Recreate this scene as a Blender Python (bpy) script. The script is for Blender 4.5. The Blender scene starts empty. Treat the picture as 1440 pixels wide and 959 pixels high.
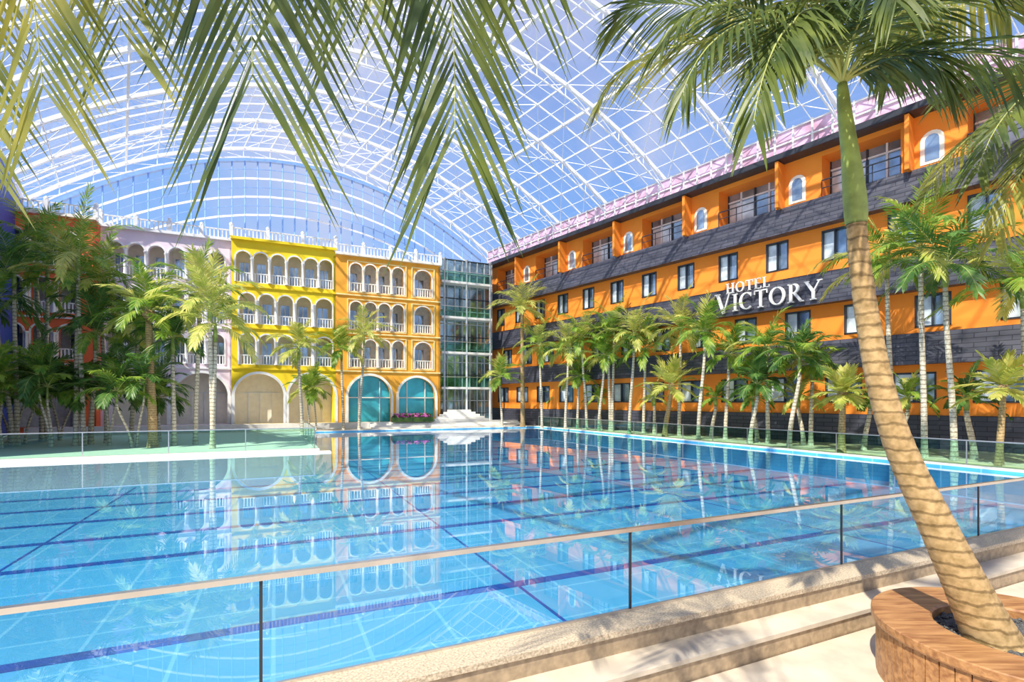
import bpy, math, random
from mathutils import Vector, Matrix
random.seed(7)
scene = bpy.context.scene
PI = math.pi
HY = 565.0; F = 720.0; EYE = 2.4
FZ = -0.5   # near deck level

# ------------------------------------------------------------ materials
def newmat(name):
    m = bpy.data.materials.new(name); m.use_nodes = True
    nt = m.node_tree; nt.nodes.clear()
    out = nt.nodes.new('ShaderNodeOutputMaterial')
    return m, nt, out
def coords(nt, kind='Object', scale=(1,1,1)):
    tc = nt.nodes.new('ShaderNodeTexCoord'); mp = nt.nodes.new('ShaderNodeMapping')
    mp.inputs['Scale'].default_value = scale
    nt.links.new(tc.outputs[kind], mp.inputs['Vector']); return mp.outputs['Vector']
def mat(name, col, rough=0.6, metal=0.0, var=0.15, nscale=3.0, bump=0.0, bscale=40, spec=0.5):
    m, nt, out = newmat(name)
    b = nt.nodes.new('ShaderNodeBsdfPrincipled')
    b.inputs['Roughness'].default_value = rough; b.inputs['Metallic'].default_value = metal
    b.inputs['Specular IOR Level'].default_value = spec
    v = coords(nt)
    n = nt.nodes.new('ShaderNodeTexNoise'); n.inputs['Scale'].default_value = nscale; n.inputs['Detail'].default_value = 4
    nt.links.new(v, n.inputs['Vector'])
    r = nt.nodes.new('ShaderNodeValToRGB')
    r.color_ramp.elements[0].position = 0.3; r.color_ramp.elements[1].position = 0.7
    r.color_ramp.elements[0].color = tuple(c*(1-var) for c in col)+(1,)
    r.color_ramp.elements[1].color = tuple(min(1,c*(1+var)) for c in col)+(1,)
    nt.links.new(n.outputs['Fac'], r.inputs['Fac']); nt.links.new(r.outputs['Color'], b.inputs['Base Color'])
    if bump > 0:
        n2 = nt.nodes.new('ShaderNodeTexNoise'); n2.inputs['Scale'].default_value = bscale
        nt.links.new(v, n2.inputs['Vector'])
        bp = nt.nodes.new('ShaderNodeBump'); bp.inputs['Strength'].default_value = bump; bp.inputs['Distance'].default_value = 0.02
        nt.links.new(n2.outputs['Fac'], bp.inputs['Height']); nt.links.new(bp.outputs['Normal'], b.inputs['Normal'])
    nt.links.new(b.outputs[0], out.inputs[0]); return m
def leafmat(name, c1, c2, trans=0.45):
    m, nt, out = newmat(name)
    v = coords(nt)
    n = nt.nodes.new('ShaderNodeTexNoise'); n.inputs['Scale'].default_value = 2.2; n.inputs['Detail'].default_value = 3
    nt.links.new(v, n.inputs['Vector'])
    r = nt.nodes.new('ShaderNodeValToRGB')
    r.color_ramp.elements[0].position = 0.35; r.color_ramp.elements[1].position = 0.65
    r.color_ramp.elements[0].color = c1+(1,); r.color_ramp.elements[1].color = c2+(1,)
    nt.links.new(n.outputs['Fac'], r.inputs['Fac'])
    b = nt.nodes.new('ShaderNodeBsdfPrincipled'); b.inputs['Roughness'].default_value = 0.42
    t = nt.nodes.new('ShaderNodeBsdfTranslucent')
    nt.links.new(r.outputs['Color'], b.inputs['Base Color']); nt.links.new(r.outputs['Color'], t.inputs['Color'])
    mx = nt.nodes.new('ShaderNodeMixShader'); mx.inputs[0].default_value = trans
    nt.links.new(b.outputs[0], mx.inputs[1]); nt.links.new(t.outputs[0], mx.inputs[2])
    nt.links.new(mx.outputs[0], out.inputs[0]); return m
def glassmat(name, tint, ior=1.45, refl=(1,1,1), bump=0.0, scale=(1,1,1), rough=0.0, boost=0.0):
    m, nt, out = newmat(name)
    t = nt.nodes.new('ShaderNodeBsdfTransparent'); t.inputs['Color'].default_value = tint+(1,)
    g = nt.nodes.new('ShaderNodeBsdfGlossy'); g.inputs['Roughness'].default_value = rough
    g.inputs['Color'].default_value = refl+(1,)
    fr = nt.nodes.new('ShaderNodeFresnel')
    # thin sheet: same reflectance from either face
    geo = nt.nodes.new('ShaderNodeNewGeometry')
    mr = nt.nodes.new('ShaderNodeMapRange'); mr.inputs['To Min'].default_value = ior; mr.inputs['To Max'].default_value = 1/ior
    nt.links.new(geo.outputs['Backfacing'], mr.inputs['Value']); nt.links.new(mr.outputs[0], fr.inputs['IOR'])
    if bump > 0:
        v = coords(nt, 'Object', scale)
        n = nt.nodes.new('ShaderNodeTexNoise'); n.inputs['Scale'].default_value = 1.0; n.inputs['Detail'].default_value = 2
        nt.links.new(v, n.inputs['Vector'])
        bp = nt.nodes.new('ShaderNodeBump'); bp.inputs['Strength'].default_value = bump; bp.inputs['Distance'].default_value = 0.05
        nt.links.new(n.outputs['Fac'], bp.inputs['Height'])
        nt.links.new(bp.outputs['Normal'], g.inputs['Normal']); nt.links.new(bp.outputs['Normal'], fr.inputs['Normal'])
    fac = fr.outputs[0]
    if boost > 0:
        a = nt.nodes.new('ShaderNodeMath'); a.operation = 'ADD'; a.use_clamp = True; a.inputs[1].default_value = boost
        nt.links.new(fac, a.inputs[0]); fac = a.outputs[0]
    mx = nt.nodes.new('ShaderNodeMixShader'); nt.links.new(fac, mx.inputs[0])
    nt.links.new(t.outputs[0], mx.inputs[1]); nt.links.new(g.outputs[0], mx.inputs[2])
    nt.links.new(mx.outputs[0], out.inputs[0]); return m
def brickmat(name, c1, c2, mortar, bw, bh, ms, rough=0.5, offset=0.5, plane='XY', bump=0.0):
    m, nt, out = newmat(name)
    tc = nt.nodes.new('ShaderNodeTexCoord')
    src = tc.outputs['Object']
    if plane == 'XZ':
        s = nt.nodes.new('ShaderNodeSeparateXYZ'); c = nt.nodes.new('ShaderNodeCombineXYZ')
        nt.links.new(src, s.inputs[0]); nt.links.new(s.outputs['X'], c.inputs['X']); nt.links.new(s.outputs['Z'], c.inputs['Y'])
        src = c.outputs[0]
    br = nt.nodes.new('ShaderNodeTexBrick'); br.inputs['Scale'].default_value = 1.0
    br.inputs['Color1'].default_value = c1+(1,); br.inputs['Color2'].default_value = c2+(1,); br.inputs['Mortar'].default_value = mortar+(1,)
    br.inputs['Brick Width'].default_value = bw; br.inputs['Row Height'].default_value = bh; br.inputs['Mortar Size'].default_value = ms
    br.offset = offset
    nt.links.new(src, br.inputs['Vector'])
    b = nt.nodes.new('ShaderNodeBsdfPrincipled'); b.inputs['Roughness'].default_value = rough
    nt.links.new(br.outputs['Color'], b.inputs['Base Color'])
    if bump > 0:
        bp = nt.nodes.new('ShaderNodeBump'); bp.inputs['Strength'].default_value = bump; bp.invert = True
        nt.links.new(br.outputs['Fac'], bp.inputs['Height']); nt.links.new(bp.outputs['Normal'], b.inputs['Normal'])
    nt.links.new(b.outputs[0], out.inputs[0]); return m
def trunkmat(name, c1, c2, scale=9, dist=0.9):
    m, nt, out = newmat(name)
    v = coords(nt)
    w = nt.nodes.new('ShaderNodeTexWave'); w.bands_direction = 'Z'; w.inputs['Scale'].default_value = scale
    w.inputs['Distortion'].default_value = dist; w.inputs['Detail'].default_value = 3; w.inputs['Detail Scale'].default_value = 3
    nt.links.new(v, w.inputs['Vector'])
    r = nt.nodes.new('ShaderNodeValToRGB'); r.color_ramp.elements[0].color = c1+(1,); r.color_ramp.elements[1].color = c2+(1,)
    r.color_ramp.elements[1].position = 0.22
    nt.links.new(w.outputs['Fac'], r.inputs['Fac'])
    n = nt.nodes.new('ShaderNodeTexNoise'); n.inputs['Scale'].default_value = 14; n.inputs['Detail'].default_value = 6
    nt.links.new(v, n.inputs['Vector'])
    r2 = nt.nodes.new('ShaderNodeValToRGB'); r2.color_ramp.elements[0].position=.3; r2.color_ramp.elements[1].position=.65
    r2.color_ramp.elements[0].color=(.50,.48,.38,1); r2.color_ramp.elements[1].color=(1,1,1,1)
    nt.links.new(n.outputs['Fac'], r2.inputs['Fac'])
    mu = nt.nodes.new('ShaderNodeMixRGB'); mu.blend_type='MULTIPLY'; mu.inputs['Fac'].default_value=1
    nt.links.new(r.outputs['Color'],mu.inputs['Color1']); nt.links.new(r2.outputs['Color'],mu.inputs['Color2'])
    b = nt.nodes.new('ShaderNodeBsdfPrincipled'); b.inputs['Roughness'].default_value = 0.75
    nt.links.new(mu.outputs['Color'], b.inputs['Base Color'])
    bp = nt.nodes.new('ShaderNodeBump'); bp.inputs['Strength'].default_value = 0.5; bp.inputs['Distance'].default_value = 0.02
    nt.links.new(r.outputs['Color'], bp.inputs['Height']); nt.links.new(bp.outputs['Normal'], b.inputs['Normal'])
    nt.links.new(b.outputs[0], out.inputs[0]); return m
def woodmat(name):
    m, nt, out = newmat(name)
    v = coords(nt, 'Object', (1.2, 9, 9))
    n = nt.nodes.new('ShaderNodeTexNoise'); n.inputs['Scale'].default_value = 2.0; n.inputs['Detail'].default_value = 6
    n.inputs['Distortion'].default_value = 0.6
    nt.links.new(v, n.inputs['Vector'])
    r = nt.nodes.new('ShaderNodeValToRGB')
    r.color_ramp.elements[0].position = 0.35; r.color_ramp.elements[1].position = 0.65
    r.color_ramp.elements[0].color = (0.26,0.11,0.04,1); r.color_ramp.elements[1].color = (0.48,0.25,0.10,1)
    nt.links.new(n.outputs['Fac'], r.inputs['Fac'])
    b = nt.nodes.new('ShaderNodeBsdfPrincipled'); b.inputs['Roughness'].default_value = 0.4
    nt.links.new(r.outputs['Color'], b.inputs['Base Color']); nt.links.new(b.outputs[0], out.inputs[0]); return m

WHITE = mat('white_paint', (0.86,0.86,0.85), 0.45, var=0.05)
STEELW = mat('white_steel', (0.88,0.90,0.95), 0.4, var=0.04)
STEELG = mat('grey_steel', (0.45,0.48,0.50), 0.4, var=0.1)
STEEL = mat('brushed_steel', (0.72,0.68,0.63), 0.28, metal=0.9, var=0.1)
DARK = mat('dark_frame', (0.03,0.035,0.045), 0.4)
NAVY = mat('navy_wall', (0.02,0.06,0.34), 0.5)
ORANGE = mat('orange_render', (0.98,0.28,0.025), 0.75, var=0.1, nscale=0.5)
YEL = mat('yellow_render', (1.0,0.70,0.02), 0.8, var=0.08, nscale=0.5)
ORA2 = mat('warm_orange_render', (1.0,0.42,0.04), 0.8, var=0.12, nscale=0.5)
LILAC = mat('lilac_render', (0.86,0.72,0.80), 0.8, var=0.08, nscale=0.5)
RED = mat('red_render', (0.92,0.17,0.05), 0.8, var=0.1, nscale=0.5)
CREAM = mat('cream_trim', (0.95,0.88,0.74), 0.6, var=0.05)
YTRIM = mat('pale_yellow_trim', (0.98,0.80,0.34), 0.7, var=0.05)
INNER = mat('loggia_wall', (0.88,0.83,0.70), 0.7)
STONE = mat('deck_stone', (0.60,0.52,0.41), 0.6, var=0.16, nscale=2.5, bump=0.1, bscale=60)
RISER = mat('shaded_stone_riser', (0.40,0.30,0.19), 0.6, var=0.25, nscale=12)  # brown granite, darkened further to paint in shade on the risers
COPING = mat('granite_coping', (0.54,0.44,0.31), 0.55, var=0.4, nscale=45, bump=0.1, bscale=120)
PALE = mat('pale_stone', (0.80,0.78,0.72), 0.55, var=0.06)
BOARD = mat('pale_boardwalk', (0.78,0.66,0.48), 0.7, var=0.15, nscale=5)
SAND = mat('sand_bed', (0.62,0.48,0.29), 0.9, var=0.3, nscale=2, bump=0.3)
SOIL = mat('gravel_soil', (0.10,0.10,0.10), 0.95, var=0.6, nscale=60, bump=0.8, bscale=80)
SHINGLE = brickmat('slate_shingle', (0.05,0.053,0.072), (0.085,0.085,0.11), (0.02,0.02,0.03), 0.9, 0.24, 0.02, 0.38, plane='XZ', bump=0.5)
POOLT = brickmat('pool_tile', (0.085,0.46,0.76), (0.105,0.50,0.80), (0.24,0.63,0.88), 1.25, 1.25, 0.03, 0.4, offset=0.0)
LANE = mat('lane_tile', (0.012,0.08,0.40), 0.4)
WATER = glassmat('pool_water', (0.86,0.97,1.0), 1.5, bump=0.008, scale=(0.7,0.7,0.7), boost=0.14)
GLASSN = glassmat('rail_glass', (0.76,0.89,0.90), 1.4)
GLASSG = glassmat('green_glass', (0.42,0.76,0.62), 1.5)
ROOFG = glassmat('roof_glass', (0.93,0.95,1.0), 1.3)
WINDOW = mat('window_pane', (0.34,0.46,0.58), 0.08, metal=0.6, var=0.5, nscale=0.7)
TEAL = mat('teal_pane', (0.05,0.42,0.48), 0.08, metal=0.2, var=0.3, nscale=0.6)
PINKREFL = mat('pink_reflection_pane', (0.86,0.50,0.68), 0.2, var=0.35, nscale=1.2)  # parapet glass with its pink reflections put into the base colour
TOWERG = mat('tower_pane', (0.30,0.42,0.46), 0.05, metal=0.75, var=0.6, nscale=0.5)
WOOD = woodmat('teak_wood')
LEAF = leafmat('palm_leaf', (0.12,0.29,0.03), (0.40,0.52,0.07), 0.45)
LEAFY = leafmat('palm_leaf_yellow', (0.42,0.50,0.07), (0.76,0.70,0.20), 0.45)
LEAFD = leafmat('palm_leaf_dark', (0.05,0.15,0.03), (0.17,0.31,0.06), 0.4)
LEAFF = leafmat('near_leaf', (0.055,0.10,0.03), (0.20,0.25,0.045), 0.42)
LEAFFY = leafmat('near_leaf_yellow', (0.16,0.20,0.035), (0.48,0.44,0.08), 0.45)
RIB = mat('leaf_rib', (0.42,0.46,0.14), 0.5)
TRUNK = trunkmat('palm_trunk', (0.26,0.17,0.07), (0.56,0.38,0.18), 2.6, 2.2)
TRUNKG = trunkmat('grey_palm_trunk', (0.34,0.28,0.20), (0.78,0.70,0.56), 1.6)
SHAFT = mat('green_crownshaft', (0.30,0.38,0.09), 0.45, var=0.35, nscale=5)
FLOWER = mat('purple_flower', (0.65,0.15,0.42), 0.7, var=0.5, nscale=20)

# ------------------------------------------------------------ mesh builder
class MB:
    def __init__(s): s.v=[]; s.f=[]; s.m=[]; s.mats=[]; s.smooth=[]
    def mi(s, m):
        if m not in s.mats: s.mats.append(m)
        return s.mats.index(m)
    def poly(s, pts, m, sm=False):
        i=len(s.v); s.v += [tuple(p) for p in pts]; s.f.append(tuple(range(i,i+len(pts)))); s.m.append(s.mi(m)); s.smooth.append(sm)
    def faces(s, vs, fs, m, sm=False):
        i=len(s.v); s.v += [tuple(p) for p in vs]; k=s.mi(m)
        for f in fs: s.f.append(tuple(i+a for a in f)); s.m.append(k); s.smooth.append(sm)
    def box(s, x0,x1,y0,y1,z0,z1,m):
        s.faces([(x0,y0,z0),(x1,y0,z0),(x1,y1,z0),(x0,y1,z0),(x0,y0,z1),(x1,y0,z1),(x1,y1,z1),(x0,y1,z1)],
          [(0,3,2,1),(4,5,6,7),(0,1,5,4),(1,2,6,5),(2,3,7,6),(3,0,4,7)],m)
    def beam(s,p,q,w,h,m):
        p=Vector(p);q=Vector(q);d=(q-p)
        if d.length<1e-6: return
        d.normalize(); up=Vector((0,0,1)) if abs(d.z)<0.95 else Vector((1,0,0))
        a=d.cross(up).normalized()*w/2; b=a.cross(d).normalized()*h/2
        s.faces([p-a-b,p+a-b,p+a+b,p-a+b,q-a-b,q+a-b,q+a+b,q-a+b],
          [(0,3,2,1),(4,5,6,7),(0,1,5,4),(1,2,6,5),(2,3,7,6),(3,0,4,7)],m)
    def tube(s,pts,rads,n,m,cap=True):
        vs=[];fs=[]
        pts=[Vector(p) for p in pts]
        for i,p in enumerate(pts):
            t=(pts[min(i+1,len(pts)-1)]-pts[max(i-1,0)]).normalized()
            ref=Vector((1,0,0)) if abs(t.x)<0.9 else Vector((0,1,0))
            a=t.cross(ref).normalized(); b=t.cross(a)
            for k in range(n):
                an=2*PI*k/n; vs.append(p+(a*math.cos(an)+b*math.sin(an))*rads[i])
        for i in range(len(pts)-1):
            for k in range(n):
                k2=(k+1)%n; fs.append((i*n+k,i*n+k2,(i+1)*n+k2,(i+1)*n+k))
        if cap: fs.append(tuple((len(pts)-1)*n+k for k in range(n))); fs.append(tuple(range(n)))
        s.faces(vs,fs,m,True)
    def lathe(s,prof,cx,cy,n,m,a0=0,a1=2*PI,sm=True):
        vs=[];fs=[]
        for r,z in prof:
            for k in range(n):
                an=a0+(a1-a0)*k/n; vs.append((cx+r*math.cos(an),cy+r*math.sin(an),z))
        for i in range(len(prof)-1):
            for k in range(n):
                k2=(k+1)%n; fs.append((i*n+k,i*n+k2,(i+1)*n+k2,(i+1)*n+k))
        s.faces(vs,fs,m,sm)
    def obj(s,name,parent=None):
        me=bpy.data.meshes.new(name); me.from_pydata(s.v,[],s.f)
        for m in s.mats: me.materials.append(m)
        me.polygons.foreach_set('material_index',s.m); me.polygons.foreach_set('use_smooth',s.smooth)
        me.update(); o=bpy.data.objects.new(name,me); scene.collection.objects.link(o)
        if parent: o.parent=parent
        return o
def empty(name,loc=(0,0,0),rot=0.0):
    e=bpy.data.objects.new(name,None); e.location=loc; e.rotation_euler=(0,0,rot); e.empty_display_size=0.5
    scene.collection.objects.link(e); return e
def place(o,loc,rot): o.location=loc; o.rotation_euler=(0,0,rot); return o

O=(1.377,5.9); UX,UY=0.9076,0.4198; PROT=math.atan2(UY,UX)
def P(u,v,z=0): return (O[0]+u*UX-v*UY, O[1]+u*UY+v*UX, z)
def pix(px,y,depth): return Vector(((px-720)/F*depth, depth, EYE+(HY-y)*depth/F))

# ------------------------------------------------------------ ground & pool (pool frame)
def poolobj(mb,name): return place(mb.obj(name),(O[0],O[1],0),PROT)
PL=-17.5; PR=19.7; PF=40.0; WZ=-0.12
g=MB()
g.box(-30,40,-14,-0.74,-1.3,FZ,STONE)      # near deck
g.box(PR+0.35,48,0.06,62,-1.3,0,SAND)
g.box(PR+1.2,PR+3.0,0.3,PF+1,0,0.03,BOARD)
g.box(-30,PR+0.35,PF+0.35,62,-1.3,0,STONE)
g.box(-30,PL-0.35,0.06,PF+0.35,-1.3,0,STONE)
g.box(PL,-2.05,23.1,PF,-1.3,0.0,PALE)
poolobj(g,'floor')
c=MB()   # coping + steps
CL=-18.3; CR=30
c.box(CL,CR,-0.72,-0.36,-1.3,-0.30,RISER); c.box(CL,CR,-0.745,-0.36,-0.30,-0.25,STONE)
c.box(CL,CR,-0.36,0.06,-1.3,-0.06,RISER); c.box(CL,CR,-0.385,0.06,-0.06,0.0,COPING)
c.box(PR,PR+0.35,0.06,PF+0.35,-1.3,0.02,PALE)
c.box(PL,PR,PF,PF+0.35,-1.3,0.02,PALE)
c.box(PL-0.35,PL,0.06,PF,-1.3,0.02,PALE)
c.box(PL,-1.7,22.75,23.1,-1.3,0.03,PALE)
c.box(-2.05,-1.7,23.1,PF,-1.3,0.03,PALE)
c.box(PL,-1.2,21.9,22.75,-1.14,-0.07,PALE)
poolobj(c,'pool_coping_steps')
b=MB(); b.box(PL,PR,0.06,PF,-1.3,-1.15,POOLT)
b.box(PL,PR,0.06,0.09,-1.15,-0.05,POOLT); b.box(PL,PR,PF-0.03,PF,-1.15,-0.05,POOLT)
b.box(PR-0.03,PR,0.09,PF-0.03,-1.15,-0.05,POOLT); b.box(PL,PL+0.03,0.09,PF-0.03,-1.15,-0.05,POOLT)
v=1.6
while v<PF-1:
    if v>21.5: b.box(-1.0,PR-0.6,v,v+0.26,-1.15,-1.14,LANE)
    else: b.box(PL+0.3,PR-0.6,v,v+0.26,-1.15,-1.14,LANE)
    v+=2.5
for uu in (-9,0.5,10): b.box(uu,uu+0.06,0.3,PF-0.5 if uu>0 else 21,-1.15,-1.143,LANE)
poolobj(b,'swimming_pool_basin')
w=MB(); w.poly([(PL,0.06,WZ),(PR,0.06,WZ),(PR,PF,WZ),(PL,PF,WZ)],WATER)
poolobj(w,'pool_water')
t=MB()
for i in range(4): t.box(4,19,PF+1.6+i*0.45,PF+1.6+(i+1)*0.45,0,0.13*(i+1),PALE)
t.box(-20,17.5,PF+3.4,PF+4.15,0,0.52,PALE)
t.box(-20,4,PF+3.0,PF+3.4,0,0.52,PALE)
for i in range(5): t.box(10.2+i*0.4,15.8-i*0.4,PF+3.0+i*0.2,PF+4.15,0.52,0.52+0.22*(i+1),PALE)
poolobj(t,'terrace_steps')
ext=MB(); ext.box(-200,200,-120,260,-1.6,-1.32,SAND); ext.obj('ground')

# ------------------------------------------------------------ railings
def railing(name, p0, p1, n, h, glass, gap=0.02, post=0.02, base=0.0, railw=0.06, postm=DARK):
    e=empty(name,P(p0[0],p0[1],base),PROT)
    L=Vector((p1[0]-p0[0],p1[1]-p0[1],0)); d=L/n
    gl=MB(); fr=MB()
    fr.beam((0,0,h),(L.x,L.y,h),railw,0.045,STEEL)
    for i in range(n):
        a=d*i+d.normalized()*gap; b_=d*(i+1)-d.normalized()*gap
        z1=Vector((0,0,h-0.022))
        gl.poly([a,b_,b_+z1,a+z1],glass)
    for i in range(n+1):
        q=d*i; fr.beam(q,q+Vector((0,0,h-0.02)),post,post*1.3,postm)
    fr.beam((0,0,0.012),(L.x,L.y,0.012),0.03,0.024,STEEL)
    gl.obj('glass_panels',e); fr.obj('handrail_and_posts',e); return e
S=3.82
railing('glass_railing',(-4*S,0),(6*S-0.05,0),10,0.93,GLASSN)
railing('glass_railing',(PR+0.18,0.6),(PR+0.18,PF),16,0.93,GLASSG,base=0.02,post=0.03,postm=STEEL)
railing('glass_railing',(PL,23.0),(-1.9,23.0),5,1.05,GLASSG,base=0.03,post=0.03,postm=STEEL)
railing('glass_railing',(-1.9,23.0),(-1.9,PF),6,1.05,GLASSG,base=0.03,post=0.03,postm=STEEL)

# ------------------------------------------------------------ facade helpers (x along, y into, z up)
def arch_row(mb,x0,x1,z0,z1,ops,m,y=0.0,th=0.35,arch=True,trim=None,tw=0.12,n=12):
    xs=x0
    for (cx,w,zb,zt) in ops:
        l=cx-w/2; r=cx+w/2
        mb.poly([(xs,y,z0),(l,y,z0),(l,y,z1),(xs,y,z1)],m)
        if zb>z0+1e-4: mb.poly([(l,y,z0),(r,y,z0),(r,y,zb),(l,y,zb)],m)
        rad=w/2; sp=zt-rad if arch else zt
        pts=[(cx-rad*math.cos(PI*k/n),sp+rad*math.sin(PI*k/n)) for k in range(n+1)] if arch else [(l,zt),(r,zt)]
        for k in range(len(pts)-1):
            (ax,az),(bx,bz)=pts[k],pts[k+1]
            mb.poly([(ax,y,az),(bx,y,bz),(bx,y,z1),(ax,y,z1)],m)
            mb.poly([(ax,y,az),(ax,y+th,az),(bx,y+th,bz),(bx,y,bz)],m)
        mb.poly([(l,y,zb),(l,y+th,zb),(l,y+th,sp),(l,y,sp)],m)
        mb.poly([(r,y,zb),(r,y,sp),(r,y+th,sp),(r,y+th,zb)],m)
        mb.poly([(l,y,zb),(r,y,zb),(r,y+th,zb),(l,y+th,zb)],m)
        if trim:
            full=[(l,zb)]+pts+[(r,zb)]
            out=[(l-tw,zb)]+([(cx-(rad+tw)*math.cos(PI*k/n),sp+(rad+tw)*math.sin(PI*k/n)) for k in range(n+1)] if arch else [(l-tw,zt+tw),(r+tw,zt+tw)])+[(r+tw,zb)]
            yy=y-0.07
            for k in range(len(full)-1):
                (ax,az),(bx,bz)=full[k],full[k+1]; (cx2,cz),(dx,dz)=out[k+1],out[k]
                mb.poly([(ax,yy,az),(bx,yy,bz),(cx2,yy,cz),(dx,yy,dz)],trim)
                mb.poly([(dx,yy,dz),(cx2,yy,cz),(cx2,y,cz),(dx,y,dz)],trim)
                mb.poly([(ax,yy,az),(ax,y+0.02,az),(bx,y+0.02,bz),(bx,yy,bz)],trim)
        xs=r
    mb.poly([(xs,y,z0),(x1,y,z0),(x1,y,z1),(xs,y,z1)],m)
def balustrade(mb,x0,x1,y,z,h,m,sp=0.22):
    mb.box(x0,x1,y-0.07,y+0.07,z+h-0.08,z+h,m); mb.box(x0,x1,y-0.07,y+0.07,z,z+0.07,m)
    n=max(2,int((x1-x0)/sp))
    for i in range(n):
        cx=x0+(i+0.5)*(x1-x0)/n; mb.box(cx-0.045,cx+0.045,y-0.045,y+0.045,z+0.07,z+h-0.08,m)
def column(mb,x,y,z0,z1,r,m):
    mb.lathe([(r*1.5,z0),(r*1.5,z0+0.1),(r,z0+0.15),(r*0.9,z1-0.18),(r*1.5,z1-0.08),(r*1.5,z1)],x,y,10,m)

VB=44.5
def villa(name,x0,x1,yoff,zt,colm,rows,bottom,trim,seed,depth=1.9,bal=True,innerm=INNER,cap=None,ledge=None):
    e=empty(name,P(0,VB+yoff,0.0),PROT)
    wl=MB(); tr=MB(); inn=MB()
    arch_row(wl,x0,x1,0.0,5.25,bottom,colm,trim=None,th=0.5,n=20)
    for (cx,w,zb,ztt) in bottom:
        rad=w/2; sp=ztt-rad
        for k in range(20):
            a0=PI*k/20; a1=PI*(k+1)/20
            i0=(cx-rad*math.cos(a0),sp+rad*math.sin(a0)); i1=(cx-rad*math.cos(a1),sp+rad*math.sin(a1))
            o0=(cx-(rad+.22)*math.cos(a0),sp+(rad+.22)*math.sin(a0)); o1=(cx-(rad+.22)*math.cos(a1),sp+(rad+.22)*math.sin(a1))
            tr.poly([(i0[0],-.08,i0[1]),(i1[0],-.08,i1[1]),(o1[0],-.08,o1[1]),(o0[0],-.08,o0[1])],trim)
            tr.poly([(o0[0],-.08,o0[1]),(o1[0],-.08,o1[1]),(o1[0],0,o1[1]),(o0[0],0,o0[1])],trim)
            tr.poly([(i0[0],-.08,i0[1]),(i0[0],.0,i0[1]),(i1[0],0,i1[1]),(i1[0],-.08,i1[1])],trim)
        for sx in (-1,1):
            xx=cx+sx*(rad+.11); tr.box(xx-.13,xx+.13,-.1,0.0,0.5,sp,trim)
        # glazed folding doors inside the arch
        for k in (-.25,0,.25): inn.box(cx+k*w-.03,cx+k*w+.03,depth-.08,depth-.01,0.5,3.2,WHITE)
        inn.box(cx-w*.42,cx+w*.42,depth-.08,depth-.01,3.15,3.25,WHITE)
    for (a,b_,ops) in rows:
        arch_row(wl,x0,x1,a,b_,ops,colm,trim=trim)
        tr.box(x0+0.02,x1-0.02,-0.12,0.0,a-0.06,a+0.06,ledge or trim)
        for i,(cx,w,zb,ztt) in enumerate(ops):
            balustrade(tr,cx-w/2,cx+w/2,0.15,zb,0.85,trim)
            if i+1<len(ops) and ops[i+1][0]-ops[i+1][1]/2-(cx+w/2)<0.5:
                mx=(cx+w/2+ops[i+1][0]-ops[i+1][1]/2)/2
                column(tr,mx,-0.14,zb,ztt-w/2,0.11,trim)
            inn.box(cx-w*0.30,cx+w*0.30,depth-0.12,depth-0.06,zb,ztt-0.55,WINDOW)
            inn.box(cx-0.03,cx+0.03,depth-0.16,depth-0.1,zb,ztt-0.5,WHITE)
            inn.box(cx-w*0.37,cx-w*0.30,depth-0.16,depth-0.05,zb,ztt-0.5,WHITE)
            inn.box(cx+w*0.30,cx+w*0.37,depth-0.16,depth-0.05,zb,ztt-0.5,WHITE)
        inn.box(x0,x1,0.36,depth,a-0.12,a+0.3,innerm)
    wl.box(x0,x1,-0.001,0.4,rows[-1][1],zt,colm)
    tr.box(x0-0.05,x1+0.05,-0.3,0.5,zt,zt+0.22,cap or trim)
    if bal:
        balustrade(tr,x0,x1,0.0,zt+0.22,0.8,WHITE,0.3)
        nx=int((x1-x0)/2.2)
        for i in range(nx+1):
            xx=x0+(x1-x0)*i/nx; tr.box(xx-.14,xx+.14,-.14,.14,zt+.22,zt+1.15,WHITE); tr.lathe([(0.16,zt+1.15),(0.16,zt+1.3),(0.0,zt+1.45)],xx,0,8,WHITE)
    inn.box(x0,x1,depth,depth+5,0,zt-0.05,innerm)
    inn.box(x0,x0+0.2,0.36,depth,0,zt-0.05,innerm); inn.box(x1-0.2,x1,0.0,depth+5,0,zt-0.05,colm)
    inn.box(x0,x1,0.4,depth+5,zt-0.1,zt+0.1,innerm)
    wl.obj('walls',e); tr.obj('trim_and_balustrades',e); inn.obj('loggia_interior',e); return e,inn
rz=[(5.25,8.75),(8.75,12.3),(12.3,15.75)]
def orow(zi,cs,w,dz=0.35,top=2.95):
    a=rz[zi][0]; return [(cx,ww,a+dz,a+top) for cx,ww in zip(cs,w)]
oc=[3.1,4.4,5.7,7.0,9.45]; ow=[1.08]*4+[1.7]
e,_=villa('orange_arcade_building',1.3,11.2,0,15.9,ORA2,[(rz[i][0],rz[i][1],orow(i,oc,ow)) for i in range(3)],[(4.35,3.9,0.5,4.85),(8.85,3.6,0.5,4.75)],CREAM,1,bal=True,ledge=YTRIM)
tg=MB()
for cx,w in ((4.35,3.9),(8.85,3.6)):
    tg.box(cx-w/2-.1,cx+w/2+.1,0.52,0.57,0.5,4.95,TEAL)
    for k in (-.25,0.25): tg.box(cx+k*w-.04,cx+k*w+.04,0.40,0.48,0.5,4.35,CREAM)
    tg.box(cx-w/2,cx+w/2,0.40,0.48,2.75,2.85,CREAM)
tg.obj('teal_glazing',e)
fp=MB()
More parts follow.
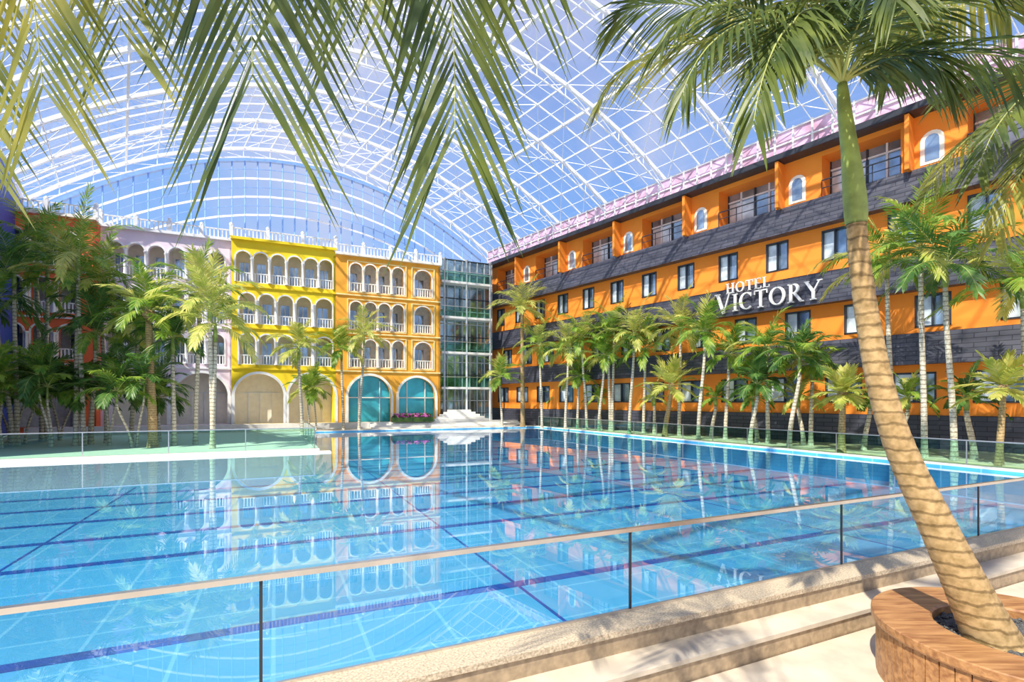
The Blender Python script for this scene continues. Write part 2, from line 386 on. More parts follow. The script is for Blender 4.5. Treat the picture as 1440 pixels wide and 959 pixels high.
for i in range(3):
    a=rz[i][0]
    for (l,r) in ((2.3,7.8),(8.3,10.6)):
        for (x0,x1,z0,z1) in ((l,r,a+.22,a+.3),(l,r,a+3.12,a+3.2),(l,l+.08,a+.3,a+3.12),(r-.08,r,a+.3,a+3.12)): fp.box(x0,x1,-.09,-.0,z0,z1,YTRIM)
fp.obj('panel_mouldings',e)
yc=[-6.2,-4.85,-3.5,-2.15,-0.8,0.45]
yr=[-5.9,-4.4,-2.9,-1.4,0.3]; yw=[1.2]*4+[1.4]
villa('yellow_arcade_building',-7.1,1.3,0.05,16.2,YEL,[(rz[0][0],rz[0][1],orow(0,yr,yw)),(rz[1][0],rz[1][1],orow(1,yr,yw)),(rz[2][0],rz[2][1],orow(2,yc,[1.12]*6))],[(-4.95,3.8,0.5,4.8),(-0.7,3.9,0.5,4.85)],WHITE,2,innerm=CREAM,ledge=YEL,cap=YEL)
lc=[-15.4,-14,-12.6,-11.2,-9.8,-8.3]
villa('lilac_arcade_building',-16.3,-7.1,1.3,16.3,LILAC,[(rz[i][0],rz[i][1],orow(i,lc,[1.15]*6)) for i in range(3)],[(-13.7,3.7,0.5,4.8),(-9.4,3.9,0.5,4.85)],WHITE,3,innerm=CREAM)
villa('red_arcade_building',-22.3,-16.3,0.2,16.4,RED,[(rz[i][0],rz[i][1],orow(i,[-21.2,-19.6,-18,],[1.15]*3)) for i in range(3)],[(-19.3,3.6,0.5,4.8)],CREAM,4)
e=empty('glass_stair_tower',P(0,VB+1.6,0),PROT)
m1=MB(); m1.box(11.6,17.4,0.1,5,0.0,17.2,TOWERG); m1.obj('glazed_core',e)
m2=MB()
for i in range(8): x=11.6+i*5.8/7; m2.box(x-.05,x+.05,-.03,.12,0,17.2,STEELG)
for i in range(13): z=1.2+i*1.33; m2.box(11.6,17.4,-.05,.1,z-.04,z+.04,STEELG if i%3 else DARK)
for i in range(4): z=3.7+i*3.6; m2.box(11.5,17.0,-1.1,0.1,z,z+.22,PALE); m2.poly([(11.5,-1.08,z+.22),(17,-1.08,z+.22),(17,-1.08,z+1.2),(11.5,-1.08,z+1.2)],GLASSG); m2.box(11.5,17,-1.12,-1.03,z+1.2,z+1.26,STEEL)
for x in (11.8,14.2,16.8): column(m2,x,-1.0,0,17.0,0.12,STEELG)
m2.obj('mullions_and_landings',e)

# ------------------------------------------------------------ hotel building on right
DX,DY=0.608,-0.794
R0=Vector((-2.4,58,0)); HROT=math.atan2(DY,DX); TL=58.0
e=empty('hotel_building',R0,HROT)
wl=MB(); gl=MB(); bd=MB(); tr=MB()
mat_curt=mat('curtain_reflection',(0.70,0.78,0.85),0.15,metal=0.2,var=0.3,nscale=1.5)
def cs(start):
    r=[]; t=start
    while t<TL-2: r.append(t); t+=3.32
    return r
W1=cs(1.95)
def winrow(z0,z1,zb,zt,w,ts):
    arch_row(wl,0,TL,z0,z1,[(t,w,zb,zt) for t in ts],ORANGE,arch=False,th=0.3)
    for t in ts:
        gl.box(t-w/2,t+w/2,0.2,0.26,zb,zt,WINDOW)
        for (a,b_,c_,d_) in ((t-w/2,t+w/2,zb,zb+.08),(t-w/2,t+w/2,zt-.08,zt),(t-w/2,t-w/2+.08,zb,zt),(t+w/2-.08,t+w/2,zb,zt),(t-.03,t+.03,zb,zt)):
            gl.box(a,b_,-.04,.21,c_,d_,DARK)
        gl.box(t-w/2+.08,t-0.1,0.16,0.2,zb+.1,zt-.1,mat_curt)
winrow(0.0,4.25,2.35,3.95,1.9,cs(2.4))
winrow(4.25,8.3,6.3,8.0,1.5,cs(3.2))
winrow(8.3,12.95,10.75,12.6,1.4,W1)
per=6.64; ops=[]; t=3.2; arches=[]
while t<TL-3:
    ops.append((t,3.9,14.65,17.1)); arches.append(t+3.3); t+=per
arch_row(wl,0,TL,12.95,17.4,ops,ORANGE,arch=False,th=1.4)
for (t,w,a,b_) in ops:
    gl.box(t-w/2,t+w/2,1.3,1.36,a,b_,WINDOW)
    gl.box(t-w/2+.1,t-.1,1.25,1.3,a+.1,b_-.7,mat_curt)
    for k in range(5): xx=t-w/2+w*k/4; gl.box(xx-.05,xx+.05,1.2,1.3,a,b_,WHITE if k%2 else DARK)
    gl.box(t-w/2,t+w/2,1.2,1.3,b_-.6,b_-.5,WHITE)
    tr.box(t-w/2,t+w/2,-.04,.0,a+.95,a+1.02,DARK); tr.box(t-w/2,t+w/2,-.04,.0,a+.5,a+.54,DARK)
    for k in range(4): xx=t-w/2+w*k/3; tr.box(xx-.02,xx+.02,-.04,0,a,a+.95,DARK)
    x=t+w/2+0.5
    tr.box(x-.1,x+.1,-0.9,0,14.5,17.35,ORANGE)
for x in arches:
    ptl=[(x-.5,14.75),(x-.5,15.95)]+[(x-.5*math.cos(PI*k/8),15.95+.5*math.sin(PI*k/8)) for k in range(9)]+[(x+.5,14.75)]
    tr.poly([(a,-.03,z) for a,z in ptl],CREAM)
    ptl=[(x-.30,14.9),(x-.30,15.95)]+[(x-.30*math.cos(PI*k/8),15.95+.30*math.sin(PI*k/8)) for k in range(9)]+[(x+.30,14.9)]
    tr.poly([(a,-.05,z) for a,z in ptl],WINDOW)
def band(z0,z1,p0,p1,m):
    vs=[(0,-p0,z0),(TL,-p0,z0),(TL,0,z0),(0,0,z0),(0,-p1,z1),(TL,-p1,z1),(TL,0,z1),(0,0,z1)]
    bd.faces(vs,[(0,3,2,1),(4,5,6,7),(0,1,5,4),(1,2,6,5),(2,3,7,6),(3,0,4,7)],m)
band(12.85,14.55,0.7,0.35,SHINGLE); band(8.2,10.1,0.65,0.3,SHINGLE); band(4.35,6.0,0.6,0.3,SHINGLE); band(0.0,1.7,0.25,0.2,SHINGLE)
bd.box(0,TL,-1.0,0.3,17.4,17.75,DARK)
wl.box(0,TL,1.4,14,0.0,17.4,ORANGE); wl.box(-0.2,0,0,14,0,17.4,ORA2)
wl.box(0,TL,0.3,1.4,12.9,14.65,ORANGE)
gl.box(0,TL,-0.35,-0.3,17.75,19.3,PINKREFL)
x=0
while x<=TL:
    tr.box(x-.05,x+.05,-.48,-.34,17.75,19.4,WHITE); x+=1.1
for z in (17.8,18.5,19.3): tr.box(0,TL,-.46,-.34,z-.04,z+.05,WHITE)
wl.obj('walls',e); gl.obj('windows',e); bd.obj('slate_bands',e); tr.obj('trim_and_terraces',e)
SG=MB()
def seg(x0,z0,x1,z1,w,ox,oz,s,y0=-0.82,y1=-0.72):
    d=Vector((x1-x0,z1-z0));
    if d.length<1e-6: return
    n=Vector((-d.y,d.x)).normalized()*w/2
    q=[(x0-n.x,z0-n.y),(x1-n.x,z1-n.y),(x1+n.x,z1+n.y),(x0+n.x,z0+n.y)]
    q=[(ox+a*s,oz+b_*s) for a,b_ in q]
    vs=[(a,y0,b_) for a,b_ in q]+[(a,y1,b_) for a,b_ in q]
    SG.faces(vs,[(0,1,2,3),(7,6,5,4),(0,4,5,1),(1,5,6,2),(2,6,7,3),(3,7,4,0)],WHITE)
def arc(cx,cz,rx,rz_,a0,a1,ox,oz,s,n=18):
    for k in range(n):
        A=math.radians(a0+(a1-a0)*k/n); B=math.radians(a0+(a1-a0)*(k+1)/n)
        w=0.05+0.11*abs(math.cos((A+B)/2))
        seg(cx+rx*math.cos(A),cz+rz_*math.sin(A),cx+rx*math.cos(B)+.001,cz+rz_*math.sin(B),w,ox,oz,s)
def glyph(c,ox,oz,s):
    T=.15;t_=.06
    def stem(x,z0=0,z1=1):
        seg(x,z0,x,z1,T,ox,oz,s)
        for z in (z0,z1):
            if z in (0,1): seg(x-.16,.025 if z==0 else .975,x+.16,.025 if z==0 else .975,.05,ox,oz,s)
    def S_(*a): seg(*a,ox,oz,s)
    if c=='H': stem(.18);stem(.72);S_(.18,.52,.72,.52,t_); return .95
    if c=='O': arc(.45,.5,.36,.46,0,360,ox,oz,s,26); return .95
    if c=='T': stem(.4,0,.98);S_(.03,.96,.77,.96,.07);S_(.05,.96,.05,.76,.05);S_(.75,.96,.75,.76,.05); return .82
    if c=='E': stem(.18);S_(.18,.97,.62,.97,t_);S_(.18,.52,.5,.52,t_);S_(.18,.03,.66,.03,t_);S_(.62,.97,.62,.8,.05);S_(.66,.03,.66,.22,.05); return .76
    if c=='L': stem(.18);S_(.18,.03,.62,.03,t_);S_(.62,.03,.62,.24,.05); return .72
    if c=='V': S_(.13,.97,.45,.02,.15);S_(.45,.02,.75,.97,.06);S_(-.02,.975,.28,.975,.05);S_(.62,.975,.9,.975,.05); return .86
    if c=='I': stem(.18); return .38
    if c=='C': arc(.45,.5,.36,.46,48,312,ox,oz,s,22); S_(.7,.95,.7,.72,.05); return .82
    if c=='R': stem(.18);arc(.3,.74,.24,.23,-90,90,ox,oz,s,12);S_(.18,.97,.32,.97,t_);S_(.18,.51,.32,.51,t_);S_(.36,.5,.7,.02,.13);S_(.62,.025,.84,.025,.05); return .84
    if c=='Y': stem(.42,0,.45);S_(.08,.97,.42,.42,.14);S_(.42,.42,.72,.97,.06);S_(-.03,.975,.22,.975,.05);S_(.6,.975,.86,.975,.05); return .86
    return .4
def word(wd,x,z,s,sp=.04,first=1.0):
    for i,c in enumerate(wd):
        ss=s*(first if i==0 else 1); x+=glyph(c,x,z if i else z-(first-1)*s*.35,ss)*ss+sp*s
    return x
word('HOTEL',28.8,9.68,0.68); word('VICTORY',28.0,8.45,1.14,first=1.22)
SG.obj('sign_lettering',e)

# ------------------------------------------------------------ glazed roof vault
ZS=19.3; RISE=7.6; SPAN=40.5
def RP(s,t,off=0.0):
    z=ZS-0.6*s+RISE*(1-(2*s-1)**2)+off
    return Vector((R0.x-UX*SPAN*s+DX*t, R0.y-UY*SPAN*s+DY*t, z))
T0,T1=-0.5,59.5
rf=MB(); NS=18
nt_=20
step=(T1-T0)/nt_
for i in range(nt_+1):
    t=T0+i*step
    main=(i%2==0)
    for k in range(NS):
        rf.beam(RP(k/NS,t),RP((k+1)/NS,t),0.20 if main else 0.07,0.26 if main else 0.12,STEELW)
        if main:
            rf.beam(RP(k/NS,t,-.8),RP((k+1)/NS,t,-.8),0.10,0.10,STEELW)
            rf.beam(RP(k/NS,t),RP(k/NS,t,-.8),0.05,0.05,STEELW)
            rf.beam(RP(k/NS,t,-.8),RP((k+1)/NS,t),0.04,0.04,STEELW)
for k in range(NS+1):
    rf.beam(RP(k/NS,T0),RP(k/NS,T1),0.16 if k%3==0 else 0.06,0.18 if k%3==0 else .10,STEELW)
for i in range(nt_):
    t=T0+i*step
    for k in range(NS):
        if (i//2+k//2)%2==0: rf.beam(RP(k/NS,t),RP((k+1)/NS,t+step),0.04,0.04,STEELW)
        else: rf.beam(RP((k+1)/NS,t),RP(k/NS,t+step),0.04,0.04,STEELW)
        rf.beam(RP(k/NS,t+step*.5),RP((k+1)/NS,t+step*.5),0.035,0.045,STEELW)
        rf.beam(RP((k+.5)/NS,t),RP((k+.5)/NS,t+step),0.03,0.04,STEELW)
roof=empty('ceiling'); rf.obj('steel_gridshell',roof)
rg=MB()
for i in range(0,nt_,4):
    for k in range(NS):
        rg.poly([RP(k/NS,T0+i*step,.16),RP((k+1)/NS,T0+i*step,.16),RP((k+1)/NS,T0+(i+4)*step,.16),RP(k/NS,T0+(i+4)*step,.16)],ROOFG)
rg.obj('roof_glazing',roof)
ge=MB()
BLUEST=mat('blue_steel',(0.22,0.40,0.82),0.4,var=0.1)
off=Vector((-UY*2.5,UX*2.5,0))
for k in range(NS*2+1):
    p=RP(k/NS/2,T0)+off; ge.beam((p.x,p.y,0.0),p,0.07,0.12,BLUEST)
for k in range(NS):
    ge.beam(RP(k/NS,T0)+off,RP((k+1)/NS,T0)+off,0.4,0.3,BLUEST)
    for q in (0.9,1.8,2.7,3.6,4.5,5.4):
        a=RP(k/NS,T0)+off; b_=RP((k+1)/NS,T0)+off; a=a-Vector((0,0,q)); b_=b_-Vector((0,0,q))
        ge.beam(a,b_,0.08,0.18 if q in(1.8,3.6,5.4) else .06,STEELW if q in (1.8,3.6,5.4) else BLUEST)
for z in (18,16.8,15):
    a=RP(0,T0)+off; b_=RP(1,T0)+off; ge.beam((a.x,a.y,z),(b_.x,b_.y,z),0.1,0.14,STEELW)
ge.obj('wall_far')
sw=MB()
a=RP(1,T0); b_=RP(1,26)
sw.beam((a.x-.2,a.y+.1,ZS/2-.5),(b_.x-.2,b_.y+.1,ZS/2-.5),0.3,ZS-1.2,NAVY)
c1=P(PL-1.2,20); c2=P(PL-1.2,-12)
sw.beam((c1[0],c1[1],.7),(c2[0],c2[1],.7),0.3,4,CREAM)
sw.obj('wall_left')

# ------------------------------------------------------------ palms
UP=Vector((0,0,1))
def bez(a,b_,c_,d_,n):
    r=[]
    for i in range(n+1):
        t=i/n; r.append(a*(1-t)**3+b_*3*t*(1-t)**2+c_*3*t*t*(1-t)+d_*t**3)
    return r
def frond_on(mb,pts,nl,ll,lw,m,spread=0.8,fwd=0.7,droop=0.5,start=0.14,rr=0.018,tipk=0.55,segs=3,jit=0.12,ribm=None,lift=0.1,close=.45):
    n=len(pts)-1
    mb.tube(pts,[rr*(1-0.85*i/n) for i in range(n+1)],5,ribm or RIB,cap=False)
    for j in range(nl):
        f=start+(1-start)*j/(nl-1)
        x=min(f*n,n-1e-4); i=int(x); fr=x-i
        p=pts[i].lerp(pts[i+1],fr); T=(pts[i+1]-pts[i]).normalized()
        side=T.cross(UP)
        if side.length<0.15: side=T.cross(Vector((0,1,0.2)))
        side.normalize(); N=side.cross(T).normalized()
        prof=min(1.0,0.45+2.2*(f-start))*(1-(1-tipk)*max(0,(f-0.45)/0.55)**1.5)
        for sg in (-1,1):
            L=ll*prof*(1+random.uniform(-jit,jit))
            sp_=spread*(1-close*f)*(1+random.uniform(-.12,.12)); fw=fwd*(0.7+0.7*f)
            d=(side*sg*sp_+T*fw+N*random.uniform(-.08,.08+lift)).normalized()
            q=p.copy()
            W=T.cross(d).cross(d)
            if W.length<1e-3: W=N
            W.normalize()
            W=(W+N*random.uniform(-.5,.5)).normalized()
            ws=[0.35,1.0,0.8,0.0] if segs==3 else [0.5,1.0,0.0]
            rows=[]
            for k in range(segs+1):
                rows.append((q.copy(),ws[k]*lw/2))
                d=(d+Vector((0,0,-1))*droop*(0.5+0.5*random.random())/segs).normalized()
                q=q+d*L/segs
            for k in range(segs):
                (a,wa),(b_,wb)=rows[k],rows[k+1]
                if wb>0: mb.poly([a-W*wa,a+W*wa,b_+W*wb,b_-W*wb],m)
                else: mb.poly([a-W*wa,a+W*wa,b_],m)
def arch_frond(base,az,el,L,droop,n=9):
    d=Vector((math.cos(az)*math.cos(el),math.sin(az)*math.cos(el),math.sin(el)))
    p=base.copy(); r=[p.copy()]
    for i in range(n):
        d=(d+Vector((0,0,-1))*droop/n*(0.4+1.2*i/n)).normalized(); p=p+d*L/n; r.append(p.copy())
    return r
def palm(name,x,y,h,fl=2.4,nf=16,leaf=LEAF,z0=0.0,lean=0.5,r=0.11,nl=26,ll=0.85,lw=0.075,shaft=True,trunk=TRUNKG,seed=0,stiff=False,stems=1):
    mb=MB()
    for st in range(stems):
        la=random.uniform(0,2*PI); ln=random.uniform(0.3,1)*lean*(1+0.4*st)
        hh=h*(1-0.13*st*random.uniform(.7,1.3))
        bx=random.uniform(-.25,.25)*(stems>1); by=random.uniform(-.25,.25)*(stems>1)
        top=Vector((bx+math.cos(la)*ln,by+math.sin(la)*ln,hh))
        sh=min(0.9,hh*0.2) if shaft else 0
        if hh>0.6:
            a=Vector((bx,by,0)); pts=bez(a,a+Vector((0,0,hh*.35)),top-Vector((0,0,hh*.4)),top-Vector((0,0,sh)),max(6,int(hh*2.5)))
            n=len(pts); rad=[r*(1.45 if i==0 else 1.1-0.35*i/n)*(1+0.07*(i%2)) for i in range(n)]
            mb.tube(pts,rad,9,trunk)
            if shaft: mb.tube([pts[-1],pts[-1].lerp(top,.35),top+Vector((0,0,.1))],[r*.85,r*1.05,r*.55],9,SHAFT)
            else: mb.lathe([(r*.8,top.z-.35),(r*1.7,top.z-.1),(r*1.2,top.z+.1),(0.01,top.z+.2)],top.x,top.y,9,trunk)
        k=nf if stems==1 else int(nf*.75)
        for i in range(k):
            az=i*2.39996+random.uniform(-.25,.25); q=i/k
            el=math.radians(82-90*q if not stiff else 80-105*q)+random.uniform(-.1,.1)
            L=fl*random.uniform(.85,1.15)
            pts=arch_frond(top,az,el,L,(1.5 if not stiff else 0.7)*random.uniform(.7,1.25))
            m=leaf if random.random()<.75 else (LEAFY if leaf is not LEAFD else LEAF)
            frond_on(mb,pts,nl,ll*min(1,fl/2.2),lw,m,droop=0.55 if not stiff else .25,segs=2,rr=0.022)
    o=mb.obj(name); o.location=(x,y,z0); return o
def raildepth(px):
    r=(px-720)/F; v=(19.26-r*14.17)/(.42+r*.908); return 14.17+.908*v
def rp(px,off,cy,**k):
    Y=raildepth(px)+off; return pp(px,Y,cy,**k)
def pp(px,Y,cy,z0=0.0,name='palm_tree',**k):
    h=EYE+(HY-cy)*Y/F-z0; return palm(name,(px-720)/F*Y,Y,h,z0=z0,**k)
# right garden
pp(735,49,435,fl=3.4,nf=20,r=.2,lean=.3,leaf=LEAFY,ll=1.0,trunk=TRUNK,shaft=False)
pp(706,48.5,530,fl=2.4)
pp(762,46.5,485,fl=2.8); pp(795,44.5,492,fl=2.8,leaf=LEAFY)
rp(825,1.5,475,fl=2.8,lean=.8); rp(858,2.5,462,fl=3.0,stems=2); rp(885,1.2,470,fl=2.8,leaf=LEAFY); rp(842,1.0,500,fl=2.2)
rp(812,1.2,530,fl=2.0); rp(905,3,492,fl=2.6,leaf=LEAFD)
rp(935,1.5,542,fl=2.1,leaf=LEAFY,stiff=True,shaft=False,trunk=TRUNK,r=.16)
rp(955,3,462,fl=2.7,lean=.5,leaf=LEAFY); rp(982,1.6,468,fl=2.5,lean=.6); rp(1020,3.0,500,fl=2.2)
rp(1055,1.3,540,fl=1.7,leaf=LEAFD); rp(1080,2.4,490,fl=2.2,leaf=LEAF,lean=.4); rp(1110,1.6,500,fl=2.1,lean=.6,leaf=LEAFD)
rp(1183,1.0,553,fl=1.35,leaf=LEAFY,stiff=True,shaft=False,nf=24,trunk=TRUNK,r=.15,lean=.1)
rp(1255,2.8,365,fl=3.0,lean=.4,leaf=LEAF); rp(1300,1.4,350,fl=3.0,lean=.3,leaf=LEAF); rp(1342,1.2,372,fl=2.9,lean=.3,leaf=LEAFD)
rp(1405,1.0,545,fl=1.4,leaf=LEAFY,stiff=True,shaft=False,trunk=TRUNK)
rp(1450,2.0,400,fl=2.8); rp(1140,3.2,515,fl=1.8)
for px in (780,845,920,1000,1065,1130,1215,1260,1370): rp(px,2.2+random.random(),560,fl=1.4,nf=14,leaf=random.choice([LEAFD,LEAF,LEAFY]),ll=.6)
# left peninsula
pp(55,31,345,fl=3.4,nf=18,leaf=LEAF,stems=2); pp(108,28,360,fl=3.4,nf=18,stems=2)
pp(18,28,385,fl=3.0,leaf=LEAFD,stems=2); pp(150,30,405,fl=2.8,leaf=LEAF)
pp(215,27,440,fl=2.6,trunk=TRUNK,r=.2,shaft=False,leaf=LEAF,nf=20); pp(303,26.5,428,fl=3.0,leaf=LEAFY,lean=.3,stems=2); pp(275,29,410,fl=2.8,leaf=LEAF)
pp(185,31,460,fl=2.6,leaf=LEAF); pp(245,28,475,fl=2.2,leaf=LEAFD); pp(125,29,445,fl=2.5,leaf=LEAFD,stems=2)
pp(425,38.2,490,fl=2.2,leaf=LEAFY); pp(505,44.0,470,fl=2.6,leaf=LEAFY); pp(483,43.8,492,fl=2.2); pp(-30,29,420,fl=3,leaf=LEAFD)
for px,Y in ((5,26.5),(30,29),(65,27),(110,28.5),(150,28),(185,27),(225,31),(15,31),(90,32),(440,43.0)):
    pp(px,Y,548-random.random()*26,fl=1.9,nf=16,leaf=random.choice([LEAFD,LEAFD,LEAF]),name='areca_palm',stems=2,r=.06)

fb=MB()
for i in range(320):
    u=6.2+random.random()*3.6; vv=PF+2.1+random.random()*0.8; z=.75+random.random()*.5
    q=Vector((u,vv+.4,z)); s=.13
    fb.faces([q+Vector((s,0,0)),q+Vector((0,s,0)),q-Vector((s,0,0)),q-Vector((0,s,0)),q+Vector((0,0,s)),q-Vector((0,0,s))],
      [(0,1,4),(1,2,4),(2,3,4),(3,0,4),(1,0,5),(2,1,5),(3,2,5),(0,3,5)],FLOWER if i%3 else LEAFD)
fb.box(6.1,9.9,PF+2.4,PF+3.35,0.53,0.95,LEAFD)
poolobj(fb,'flower_bed')

# ------------------------------------------------------------ foreground palm in wooden planter
fpm=MB()
tp=[pix(1398,905,4.98),pix(1364,835,5.0),pix(1318,740,5.02),pix(1270,640,5.05),pix(1240,550,5.05),pix(1222,460,5.05),pix(1210,380,5.0),pix(1204,315,5.0)]
def cat(ps,n):
    r=[]
    for i in range(len(ps)-1):
        p0=ps[max(i-1,0)];p1=ps[i];p2=ps[i+1];p3=ps[min(i+2,len(ps)-1)]
        for k in range(n):
            t=k/n; r.append(0.5*((2*p1)+(-p0+p2)*t+(2*p0-5*p1+4*p2-p3)*t*t+(-p0+3*p1-3*p2+p3)*t**3))
    r.append(ps[-1]); return r
pts=cat(tp,10); n=len(pts)
rad=[]
for i in range(n):
    f=i/(n-1); b_=0.09*(1-f)**4+0.150-0.068*f; rad.append(b_*(1+(0.03 if i%2==0 else 0)))
fpm.tube(pts,rad,22,TRUNK)
crown=pix(1184,118,5.0)
shp=cat([tp[-1],pix(1203,290,5.0),pix(1196,220,5.0),pix(1188,160,5.0),crown],4)
m=len(shp); fpm.tube(shp,[0.088+0.018*math.sin(PI*min(1,i/(m*.5))) -0.05*(i/m)**2 for i in range(m)],16,SHAFT)
def tipfrond(mb,c,px,y,dep,arc=0.9,nl=54,ll=0.8,lw=0.032,m=LEAFF,enddown=0.6,**k):
    tip=pix(px,y,dep); d=tip-c; L=d.length
    a=c; b_=c+d*0.25+UP*arc*L*0.45; cc=c+d*0.85+UP*(arc*L*0.3+enddown*.3)
    frond_on(mb,bez(a,b_,cc,tip,16),nl,ll,lw,m,rr=0.02,**k)
kw=dict(ll=0.85,lw=0.028,droop=1.2)
for (px,y,dep,ar,mm) in [(850,130,4.6,.55,LEAFFY),(865,30,5.3,.5,LEAFF),(960,130,3.9,.8,LEAFF),(1060,170,3.7,1.0,LEAFF),(1010,40,6.2,.7,LEAFFY),(930,60,4.2,.7,LEAFF),(1100,90,4.0,1.1,LEAFF),
    (1180,-160,4.2,.4,LEAFF),(1330,110,4.6,.8,LEAFF),(1420,20,5.4,.5,LEAFFY),(1480,120,4.6,.5,LEAFF),(1260,0,3.8,.8,LEAFF),(1120,40,6.8,.9,LEAFF),(1300,40,6.4,.7,LEAFFY),(1000,-120,4.4,.5,LEAFFY),(1380,-30,4.2,.6,LEAFF),(1250,110,6.6,1.0,LEAFF)]:
    tipfrond(fpm,crown,px,y,dep,arc=ar,m=mm,**kw)
fpm.obj('planter_palm_tree')
cx,cy=4.98,5.0; pl=empty('wooden_planter',(cx,cy,FZ))
H=0.66
pm=MB(); RO=1.2
pm.lathe([(RO-.06,0.0),(RO-.06,H-.1)],0,0,64,WOOD)
pm.lathe([(RO-.1,H-.10),(RO,H-.10),(RO+.01,H-.08),(RO+.01,H-.01),(RO,H),(RO-.50,H),(RO-.52,H-.02),(RO-.52,H-.25)],0,0,72,WOOD,sm=False)
for k in range(60):
    a=2*PI*(k+.5)/60
    # vertical boards, thin radially and wide along the rim
    ca,sa=math.cos(a),math.sin(a); R1=RO-.06; R2=RO-.035; hw=.056
    vs=[]
    for zz in (0.0,H-.10):
        for (rr,tt) in ((R1,-hw),(R2,-hw),(R2,hw),(R1,hw)):
            vs.append((ca*rr-sa*tt,sa*rr+ca*tt,zz))
    pm.faces(vs,[(0,3,2,1),(4,5,6,7),(0,1,5,4),(1,2,6,5),(2,3,7,6),(3,0,4,7)],WOOD)
pm.obj('slatted_ring_bench',pl)
pg=MB(); pg.lathe([(RO-.51,H-.1),(0.3,H-.08),(0.001,H-.07)],0,0,40,SOIL)
for i in range(420):
    a=random.uniform(0,2*PI); r=random.uniform(.18,.66); s=random.uniform(.015,.035)
    q=Vector((r*math.cos(a),r*math.sin(a),H-.08))
    pg.faces([q+Vector((s,0,0)),q+Vector((0,s,0)),q-Vector((s,0,0)),q-Vector((0,s,0)),q+Vector((0,0,s*.8)),q-Vector((0,0,s))],
      [(0,1,4),(1,2,4),(2,3,4),(3,0,4),(1,0,5),(2,1,5),(3,2,5),(0,3,5)],SOIL)
pg.obj('gravel_fill',pl)

# overhead palm (crown above/behind the viewpoint)
op=MB(); C2=Vector((-0.9,-0.9,6.0))
op.tube(bez(Vector((-1.2,-1.5,FZ)),Vector((-1.2,-1.5,2)),Vector((-.9,-1.0,4)),C2,14),[.2-.006*i for i in range(15)],14,TRUNK)
def hang(mb,c,px,dep,tipy,m,ll,nl=40,spread=.75,lw=.026,dp=.3,bow=0.0,close=.2,fwd=.85):
    tip=pix(px,tipy,dep); knee=pix(px-bow,tipy-360,dep+.1)
    a=c; b_=c+(knee-c)*.4+UP*1.1; cc=knee+UP*.55
    pts=bez(a,b_,cc,tip,22)
    frond_on(mb,pts,nl,ll,lw,m,spread=spread,fwd=fwd,droop=dp,rr=.014,tipk=.85,jit=.14,start=.35,close=close)
hang(op,C2,355,2.5,105,LEAFF,1.10,60,1.05,close=.35)
hang(op,C2,640,2.5,185,LEAFF,.86,66,.90,bow=-5,close=.3)
hang(op,C2,60,2.7,120,LEAFFY,.80,60,.85,bow=40)
hang(op,C2,170,2.9,40,LEAFFY,.80,56,1.0,bow=30)
hang(op,C2,270,3.3,-20,LEAFF,.85,44,1.0)
hang(op,C2,500,3.0,0,LEAFF,1.0,50,.9)
hang(op,C2,560,3.6,-40,LEAFFY,.95,44,.9)
hang(op,C2,735,3.3,-30,LEAFF,.9,40,.8)
hang(op,C2,-40,3.0,190,LEAFFY,.75,50,.9,bow=40)
hang(op,C2,430,3.5,-60,LEAFF,.9,44,.9)
for az in (3.4,4.2,5.0,5.8): frond_on(op,arch_frond(C2,az,.7,3,1.4,12),36,.8,.034,LEAFF)
op.obj('overhanging_palm_tree')

rpm=MB(); C3=Vector((7.4,6.3,5.9))
rpm.tube(bez(Vector((8.3,5.2,FZ)),Vector((8.3,5.2,2)),Vector((7.7,6.0,4)),C3,14),[.17-.005*i for i in range(15)],14,TRUNK)
for (px,y,dep,ar,mm) in [(1310,260,6.0,.6,LEAFFY),(1375,240,5.2,.7,LEAFF),(1330,130,6.4,.5,LEAFF),(1400,330,5.6,.6,LEAFFY),(1500,100,4.8,.6,LEAFF),(1640,200,6.2,.6,LEAFF),(1600,50,7.6,.6,LEAFF),(1450,130,7.6,.6,LEAFF),(1430,230,6.4,.7,LEAFF)]:
    tipfrond(rpm,C3,px,y,dep,arc=ar,m=mm,ll=.75,lw=.03,droop=.9)
rpm.obj('feather_palm_tree')

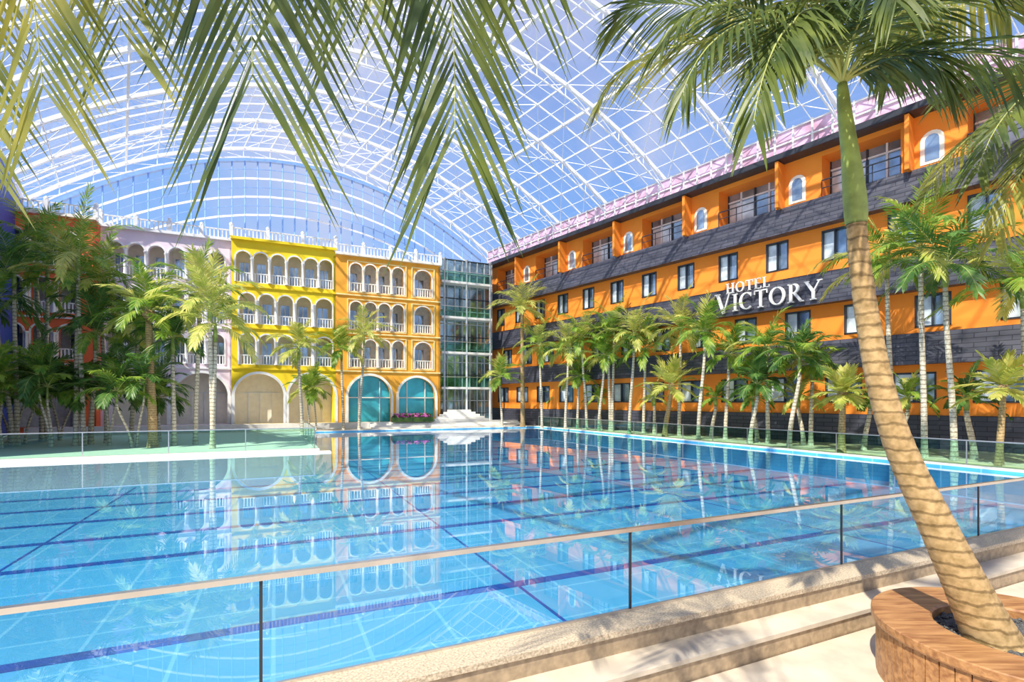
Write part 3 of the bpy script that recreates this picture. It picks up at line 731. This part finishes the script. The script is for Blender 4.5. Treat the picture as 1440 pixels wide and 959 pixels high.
# ------------------------------------------------------------ world, sun, camera
w=bpy.data.worlds.new('sky'); scene.world=w; w.use_nodes=True; nt=w.node_tree; nt.nodes.clear()
out=nt.nodes.new('ShaderNodeOutputWorld'); bg=nt.nodes.new('ShaderNodeBackground')
tc=nt.nodes.new('ShaderNodeTexCoord'); sp=nt.nodes.new('ShaderNodeSeparateXYZ')
nt.links.new(tc.outputs['Generated'],sp.inputs[0])
r=nt.nodes.new('ShaderNodeValToRGB'); els=r.color_ramp.elements
els[0].position=0.0; els[0].color=(0.62,0.74,0.95,1); els[1].position=1.0; els[1].color=(0.20,0.32,0.68,1)
x=els.new(0.3); x.color=(0.22,0.44,0.88,1); x=els.new(.6); x.color=(0.30,0.40,0.72,1)
nt.links.new(sp.outputs['Z'],r.inputs['Fac'])
n=nt.nodes.new('ShaderNodeTexNoise'); n.inputs['Scale'].default_value=2.5; n.inputs['Detail'].default_value=6; n.inputs['Distortion'].default_value=.6
nt.links.new(tc.outputs['Generated'],n.inputs['Vector'])
r2=nt.nodes.new('ShaderNodeValToRGB'); r2.color_ramp.elements[0].position=.45; r2.color_ramp.elements[1].position=.75
nt.links.new(n.outputs['Fac'],r2.inputs['Fac'])
mx=nt.nodes.new('ShaderNodeMixRGB'); mx.inputs['Color2'].default_value=(0.70,0.69,0.80,1)
nt.links.new(r2.outputs['Color'],mx.inputs['Fac']); nt.links.new(r.outputs['Color'],mx.inputs['Color1'])
nt.links.new(mx.outputs[0],bg.inputs['Color']); bg.inputs['Strength'].default_value=1.05
nt.links.new(bg.outputs[0],out.inputs[0])
sun=bpy.data.lights.new('sun','SUN'); sun.energy=6.6; sun.angle=0.012; sun.color=(1,.93,.80)
so=bpy.data.objects.new('sun',sun); scene.collection.objects.link(so)
so.rotation_euler=Vector((0.46,0.68,-0.95)).to_track_quat('-Z','Y').to_euler()
cam=bpy.data.cameras.new('camera'); cam.lens=18; cam.sensor_width=36; cam.shift_y=(HY-479.5)/1440; cam.clip_end=500
co=bpy.data.objects.new('camera',cam); scene.collection.objects.link(co); co.location=(0,0,EYE); co.rotation_euler=(PI/2,0,0)
scene.camera=co
scene.view_settings.view_transform='Standard'
scene.view_settings.exposure=0.08
